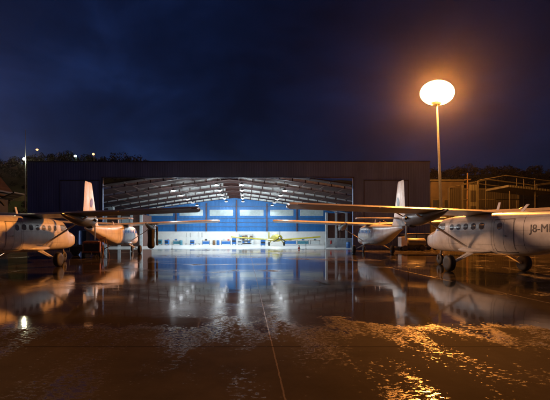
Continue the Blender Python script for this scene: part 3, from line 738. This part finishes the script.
prof = [(-2.3, .35), (2.3, .35), (2.38, .6), (2.34, 1.0), (1.75, 1.15), (1.15, 1.95), (.9, 2.05), (-2.15, 2.05), (-2.3, 1.9)]
def vring(y, ins): return [Vector((x * (1 - ins * .03), y, z - ins * .03 * (z > 1))) for x, z in prof]
MB().loft([vring(-.88, 1), vring(-.82, 0), vring(.82, 0), vring(.88, 1)]).build('body', M['van'], t, bevel=.02)
for a, b in ((-2.0, -.9), (-.75, .25)): MB().box(a, b, -.905, -.883, 1.3, 1.85).build('side_window', M['glass'], t)
MB().add([Vector(p) for p in ((.4, -.9, 1.28), (1.5, -.9, 1.28), (1.08, -.9, 1.85), (.4, -.9, 1.85), (.4, -.885, 1.28), (1.5, -.885, 1.28), (1.08, -.885, 1.85), (.4, -.885, 1.85))], [(0, 1, 2, 3), (7, 6, 5, 4), (0, 4, 5, 1), (1, 5, 6, 2), (2, 6, 7, 3), (3, 7, 4, 0)]).build('front_window', M['glass'], t)
MB().box(.3, .36, -.9, -.883, .45, 1.95).build('door_seam', M['seam'], t)
MB().box(2.30, 2.40, -.75, -.5, .7, .9).build('headlight', M['palegrey'], t, bevel=.02)
for xx in (-1.4, 1.5):
    for s in (-1, 1):
        m = Matrix.Translation((xx, s * .80, .33)) @ Matrix.Rotation(R(90), 4, 'X')
        w = MB().lathe([(.03, -.1), (.19, -.1), (.19, .1), (.03, .1)], 16, m).build('wheel', M['alu'], t, True)
        MB().lathe([(.19, -.11), (.31, -.10), (.33, 0), (.31, .10), (.19, .11)], 22, m).build('tyre', M['rubber'], w, True)

# ------------------------------------------------------------------ lamp mast
LD = 50.0; LX, LZ = X(437, LD), Z(93, LD)
BX = X(442.5, LD)
mast = empty('lamp_mast', (BX, LD, 0)); tag(mast, 'tall steel lamp mast with one glaring orange-white head, right of the hangar', 'street lamp')
top = Vector((LX - BX, 0, LZ - 1.6))
MB().tube((0, 0, .25), top, .24, .10, 16).build('pole', M['steel'], mast, True)
MB().lathe([(.55, 0), (.55, .06), (.36, .08), (.34, .3)], 16).build('base_flange', M['steel'], mast, True)
MB().tube(top, top + Vector((0, 0, .35)), .5, .8, 20).build('head_frame', M['steel'], mast, True)
c = Vector((LX - BX, 0, LZ))
def ell(a, b, n=14): return [(max(.02, a * math.sin(math.pi * i / n)), -b * math.cos(math.pi * i / n)) for i in range(n + 1)]
MB().lathe(ell(2.1, 1.45), 32, Matrix.Translation(c) @ Matrix.Rotation(R(15), 4, 'Y')).build('lamp_glare', M['lamp'], mast, True)  # glowing ellipsoid swollen to the lamp's glare, bloom built into its shape
MB().tube(c + Vector((0, 0, 1.44)), c + Vector((0, 0, 1.75)), .5, .12, 16).build('head_cap', M['steel'], mast, True)

# ------------------------------------------------------------------ hill, wood and far lamps behind
def ridge(px):
    """ridge line of the hill, read by bearing"""
    pts = [(-300, 158), (0, 169), (40, 168), (100, 166), (145, 170), (230, 180), (400, 182), (440, 178), (490, 174), (550, 178), (900, 170)]
    for (a, ya), (b, yb) in zip(pts, pts[1:]):
        if a <= px <= b: return ya + (yb - ya) * (px - a) / (b - a)
    return 160
def hill_z(x, y):
    px = CX + F * x / max(y, 60); zr = Z(ridge(max(-299, min(899, px))), 190)
    t = max(0, min(1, (y - 92) / 98)); t = t * t * (3 - 2 * t)
    return -.3 + (zr + .3) * t * (1 if y < 215 else max(.75, 1 - (y - 215) / 500)) + 2.2 * t * noise.fractal(Vector((x / 28, y / 28, 0)), 1, 2, 4)
xs = [-420 + 12 * i for i in range(71)]; yy = [88 + 9 * i for i in range(24)]
hill = MB().grid([[Vector((x, y, hill_z(x, y))) for x in xs] for y in yy]).build('hill', M['hill'], smooth=True); tag(hill, kind='structure')
# wood on the ridge: leaf-sized faces in clumps
wd = MB()
def clump(x, y, r, h, n):
    z0 = hill_z(x, y)
    lob = [(rnd.uniform(-.5, .5) * r, rnd.uniform(-.5, .5) * r, h * rnd.uniform(.35, .95), r * rnd.uniform(.35, .7)) for _ in range(5)]
    wd.tube((x, y, z0 - .5), (x, y, z0 + h * .6), .25, .1, 5)
    for _ in range(n):
        lx, ly, lz, lr = rnd.choice(lob)
        v = Vector((rnd.gauss(0, 1), rnd.gauss(0, 1), rnd.gauss(0, 1))).normalized() * lr * rnd.uniform(.6, 1.08)
        p = Vector((x + lx, y + ly, z0 + lz)) + Vector((v.x, v.y, v.z * .8))
        a = Vector((rnd.gauss(0, 1), rnd.gauss(0, 1), rnd.gauss(0, 1))).normalized(); b = a.cross(Vector((rnd.gauss(0, 1), rnd.gauss(0, 1), rnd.gauss(0, 1)))).normalized(); s = rnd.uniform(.22, .5)
        wd.add([p - a * s, p + b * s * .6, p + a * s, p - b * s * .6], [(0, 1, 2, 3)])
for i in range(150):
    px = rnd.choice((rnd.uniform(-25, 150), rnd.uniform(-25, 150), rnd.uniform(425, 575)))
    y = rnd.uniform(172, 196); clump((px - CX) / F * y, y, rnd.uniform(2.0, 3.6), rnd.uniform(2.5, 5.2), 110)
for px, h in ((62, 4.2), (70, 5), (112, 5.2), (126, 6), (136, 5.5), (88, 4)):
    y = 184; clump((px - CX) / F * y, y, 4.2, h, 240)
for i in range(230):
    px = rnd.choice((rnd.uniform(-25, 150), rnd.uniform(425, 575)))
    y = rnd.uniform(150, 190); clump((px - CX) / F * y, y, rnd.uniform(1.2, 2.8), rnd.uniform(1.2, 2.6), 46)
for i in range(26):
    px = rnd.uniform(-20, 26); y = rnd.uniform(120, 165); clump((px - CX) / F * y, y, rnd.uniform(1.2, 2.2), rnd.uniform(1.5, 2.8), 70)
w = wd.build('hill_wood', M['leaf']); tag(w, kind='stuff')

def far_lamp(px, py, d, m, r, lab, extra=0):
    x, z = X(px, d), Z(py, d); z0 = hill_z(x, d); 
    t = empty('hill_lamp', (x, d, z0)); tag(t, lab, 'lamp'); h = z - z0
    MB().tube((0, 0, -.6), (0, 0, h + extra), .14, .08, 8).build('pole', M['steel'], t)
    MB().path([(0, 0, h + r * 1.1), (0, -.7, h + r * 1.3)], .05).build('arm', M['steel'], t)
    MB().lathe(ell(r, r * .8, 8), 14, Matrix.Translation((0, -.75, h))).build('lamp_lens', m, t, True)
far_lamp(25.5, 159.5, 128, M['lampw'], .42, 'yellow-white flood lamp on a tall thin mast on the left hillside', 10.5)
far_lamp(76, 156.5, 172, M['lampg'], .5, 'green-white lamp on the wooded ridge, brightest of the ridge')
far_lamp(94, 154.5, 172, M['lampo'], .55, 'dim orange lamp on the wooded ridge right of the green-white one')
far_lamp(38, 150, 176, M['lampo'], .5, 'faint orange lamp standing highest on the left ridge')
# wall across the lit slope
hw_ = empty('retaining_wall', (X(16, 134), 134, hill_z(X(16, 134), 134))); tag(hw_, 'mossy retaining wall across the lit left hillside', 'wall')
MB().box(-9, 3.0, 0, .4, -1.5, 2.6).build('wall_face', M['hillwall'], hw_); MB().box(-9.1, 3.1, -.06, .46, 2.603, 2.8).build('coping', M['hillwall'], hw_)

# shed at the far left edge, its roof slope and awning showing above the aircraft
sd = 36.0
sh = empty('shed', (X(-14, sd), sd, 0)); tag(sh, 'brown roofed shed with sloping awning at the far left edge', 'shed')
sx = lambda px: X(px, sd) - sh.location.x
def slab(mb, p0, p1, y0, y1, t):
    (xa, za), (xb, zb) = p0, p1
    return mb.add([Vector((xa, y0, za)), Vector((xb, y0, zb)), Vector((xb, y1, zb)), Vector((xa, y1, za)), Vector((xa, y0, za + t)), Vector((xb, y0, zb + t)), Vector((xb, y1, zb + t)), Vector((xa, y1, za + t))], [(0, 1, 2, 3), (7, 6, 5, 4), (0, 4, 5, 1), (1, 5, 6, 2), (2, 6, 7, 3), (3, 7, 4, 0)])
z = lambda py: Z(py, sd)
r_ = slab(MB(), (sx(-14), z(163)), (sx(11), z(193.5)), -6, .3, .14); slab(r_, (sx(-39), z(193.5)), (sx(-14), z(163)), -6, .3, .14); r_.build('roof', M['brownroof'], sh)
g = MB().add([Vector((sx(a), y, z(b))) for y in (-5.3, -5.1) for a, b in ((-36, 191), (8, 191), (-14, 166))], [(0, 1, 2), (5, 4, 3), (0, 3, 4, 1), (1, 4, 5, 2), (2, 5, 3, 0)])
g.box(sx(-36), sx(8), -5.3, 0, 0, z(191)); g.build('shed_wall', M['plaster'], sh)
slab(MB(), (sx(-20), z(200)), (sx(10), z(199.5)), -2.2, .6, .35).build('awning', M['brownroof'], sh)
slab(MB(), (sx(10), z(199.5)), (sx(22), z(194.5)), -1.2, .4, .12).build('awning_flap', M['shedpanel'], sh)
for px in (-18, 6): MB().box(sx(px) - .1, sx(px) + .1, -3.1, -2.9, 0, z(200) - .01).build('awning_post', M['shedpanel'], sh)
MB().tube((sx(13), -2.6, z(199)), (sx(22), -2.6, z(208)), .09, .09, 8).build('brace', M['shedpanel'], sh)

# ------------------------------------------------------------------ right background: plastered block and open steel shed
bd = 66.0
bl = empty('plaster_building', (X(449, bd), bd, 0)); tag(bl, 'brown plastered block behind the lamp mast with small dark windows', 'building')
hh = Z(181, bd)
MB().box(X(431, bd) - X(449, bd), X(464, bd) - X(449, bd), 0, 8, 0, hh).build('wall', M['plaster'], bl)
MB().box(X(430, bd) - X(449, bd), X(465, bd) - X(449, bd), -.2, 8.2, hh + .003, hh + .25).build('roof', M['shedframe'], bl)
for i in range(3):
    for k in range(2):
        x = -2.4 + 2.1 * i; zz = 3.2 + 3.6 * k
        f = MB().box(x - .65, x + .65, -.08, -.003, zz, zz + 1.5).build('window', M['shedframe'], bl); MB().box(x - .55, x + .55, -.1, -.083, zz + .1, zz + 1.4).build('pane', M['darkglass'], f)
MB().box(1.5, 2.6, -.06, -.003, 0, 2.2).build('door', M['wood'], bl)
t = empty('wooden_post', (X(467.5, 60), 60, 0)); tag(t, 'bare thin post rising between the plastered block and the steel shed', 'post')
MB().tube((0, 0, 0), (0, 0, Z(173, 60)), .22, .10, 10).build('shaft', M['oldwood'], t, True); MB().box(-.5, .5, -.06, .06, Z(180, 60), Z(179, 60)).build('cross_arm', M['oldwood'], t)

fd = 56.0
fs_ = empty('steel_shed', (X(512, fd), fd, 0)); tag(fs_, 'open steel framed shed with pale end panel above the lettered aircraft', 'shed')
q = lambda px, py: (X(px, fd) - X(512, fd), Z(py, fd))
xa, xr, xb = q(478, 0)[0], q(506, 0)[0], q(556, 0)[0]
for k, yy_ in enumerate((0, 4, 8)):
    f = MB()
    f.box(xa - .1, xa + .1, yy_ - .1, yy_ + .1, 0, q(0, 181)[1]); f.box(xb - .1, xb + .1, yy_ - .1, yy_ + .1, 0, q(0, 182)[1])
    f.tube((xa, yy_, q(0, 180.5)[1]), (xr, yy_, q(0, 175.5)[1]), .09, .09, 6); f.tube((xr, yy_, q(0, 175.5)[1]), (xb, yy_, q(0, 182)[1]), .09, .09, 6)
    f.build('portal_frame', M['shedframe'], fs_)
for px in (486, 517, 524, 535): 
    x = q(px, 0)[0]; MB().tube((x, .05, 0), (x, .05, q(0, 178)[1]), .045, .045, 6).build('stud', M['shedframe'], fs_)
for py in (186, 197): MB().tube((xa, 3.9, q(0, py)[1]), (xb, 3.9, q(0, py)[1]), .06, .06, 6).build('rail', M['shedframe'], fs_)
MB().box(xa, xb, 8.2, 8.4, 0, q(0, 181)[1]).build('back_sheeting', M['shedsheet'], fs_)
MB().box(q(469, 0)[0], xa - .12, -.05, .05, 0, q(0, 184.5)[1]).build('end_panel', M['shedpanel'], fs_)
for k in range(3):
    z1 = 2.2 + k * 2.4; MB().box(q(469, 0)[0] + .2, xa - .35, -.07, -.053, z1, z1 + 1.7).build('panel_inset', M['shedsheet'], fs_)
cn = MB(); slab(cn, q(503, 188), q(530, 191), -1.2, 4, .32); slab(cn, q(530, 191), q(553, 193.5), -1.2, 4, .32); cn.build('canopy', M['shedpanel'], fs_)
for px in (505, 530, 551): MB().tube((q(px, 0)[0], -1.0, 0), (q(px, 0)[0], -1.0, q(0, 192)[1]), .07, .07, 8).build('canopy_post', M['shedframe'], fs_)
# second bay beyond
f = MB(); x2 = q(557, 0)[0]; x3 = q(620, 0)[0]
for yy_ in (0, 4, 8):
    f.box(x2 - .1, x2 + .1, yy_ - .1, yy_ + .1, 0, q(0, 181)[1]); f.box(x3 - .1, x3 + .1, yy_ - .1, yy_ + .1, 0, q(0, 176)[1]); f.tube((x2, yy_, q(0, 181)[1]), (x3, yy_, q(0, 173)[1]), .09, .09, 6)
s2 = f.build('portal_frame', M['shedframe'], fs_)

# ------------------------------------------------------------------ air
hz, nt, b = newmat('night_haze')
nt.nodes.remove(b)
pv = nt.nodes.new('ShaderNodeVolumePrincipled'); pv.inputs['Density'].default_value = .00010; pv.inputs['Color'].default_value = (.9, .9, .92, 1); pv.inputs['Anisotropy'].default_value = .92
nt.links.new(pv.outputs[0], nt.nodes['Material Output'].inputs['Volume'])
h = MB().box(-505, 505, -115, 405, -1.3, 64).build('haze', hz); tag(h, kind='stuff')

# ------------------------------------------------------------------ light
SUN_DIR = Vector((.83, -.50, -.27)).normalized()      # travels: from the front left, low (flood lighting of the apron)
su = bpy.data.lights.new('sun', 'SUN'); su.energy = 1.9; su.angle = R(9); su.color = (1.0, .51, .27)
so = bpy.data.objects.new('sun', su); col.objects.link(so); so.rotation_euler = SUN_DIR.to_track_quat('-Z', 'Y').to_euler()
wd_ = bpy.data.worlds.new('World'); sc.world = wd_; wd_.use_nodes = True
nt = wd_.node_tree; bg = nt.nodes['Background']
sk = nt.nodes.new('ShaderNodeTexSky'); sk.sky_type = 'NISHITA'; sk.sun_disc = False
toward = -SUN_DIR
sk.sun_elevation = math.asin(toward.z); sk.sun_rotation = math.atan2(toward.x, toward.y)
sk.air_density = 1.0; sk.dust_density = .3; sk.ozone_density = 4.0
tc = nt.nodes.new('ShaderNodeTexCoord'); mp = nt.nodes.new('ShaderNodeMapping'); mp.inputs['Scale'].default_value = (1, 1, 1.9); mp.inputs['Location'].default_value = (.6, .2, .1)
nz = nt.nodes.new('ShaderNodeTexNoise'); nz.inputs['Scale'].default_value = 2.1; nz.inputs['Detail'].default_value = 7; nz.inputs['Roughness'].default_value = .55; nz.inputs['Distortion'].default_value = .3
nt.links.new(tc.outputs['Generated'], mp.inputs[0]); nt.links.new(mp.outputs[0], nz.inputs['Vector'])
cr = ramp(nt, nz.outputs['Fac'], [(.38, (.13, .16, .33)), (.52, (.23, .29, .62)), (.66, (.42, .54, 1.15))])
mx = nt.nodes.new('ShaderNodeMixRGB'); mx.blend_type = 'MULTIPLY'; mx.inputs[0].default_value = 1
nt.links.new(sk.outputs[0], mx.inputs[1]); nt.links.new(cr.outputs[0], mx.inputs[2]); nt.links.new(mx.outputs[0], bg.inputs[0])
bg.inputs[1].default_value = .0135

# ------------------------------------------------------------------ camera and output
cam = bpy.data.cameras.new('camera'); co = bpy.data.objects.new('camera', cam); col.objects.link(co)
co.location = (0, 0, CAMH); co.rotation_euler = (R(90), 0, 0)
cam.sensor_width = 36; cam.lens = 36 * F / 550; cam.shift_x = (275 - CX) / 550; cam.shift_y = (HY - 200) / 550
cam.clip_start = .05; cam.clip_end = 3000
sc.camera = co
sc.view_settings.view_transform = 'Standard'; sc.view_settings.look = 'None'; sc.view_settings.exposure = 0; sc.view_settings.gamma = 1; sc.view_settings.use_curve_mapping = False
sc.render.engine = 'CYCLES'
cy = sc.cycles
cy.use_denoising = True; cy.denoiser = 'OPENIMAGEDENOISE'
cy.max_bounces = 7; cy.diffuse_bounces = 3; cy.glossy_bounces = 4; cy.volume_bounces = 0; cy.transmission_bounces = 2
cy.sample_clamp_indirect = 6; cy.caustics_reflective = False; cy.caustics_refractive = False
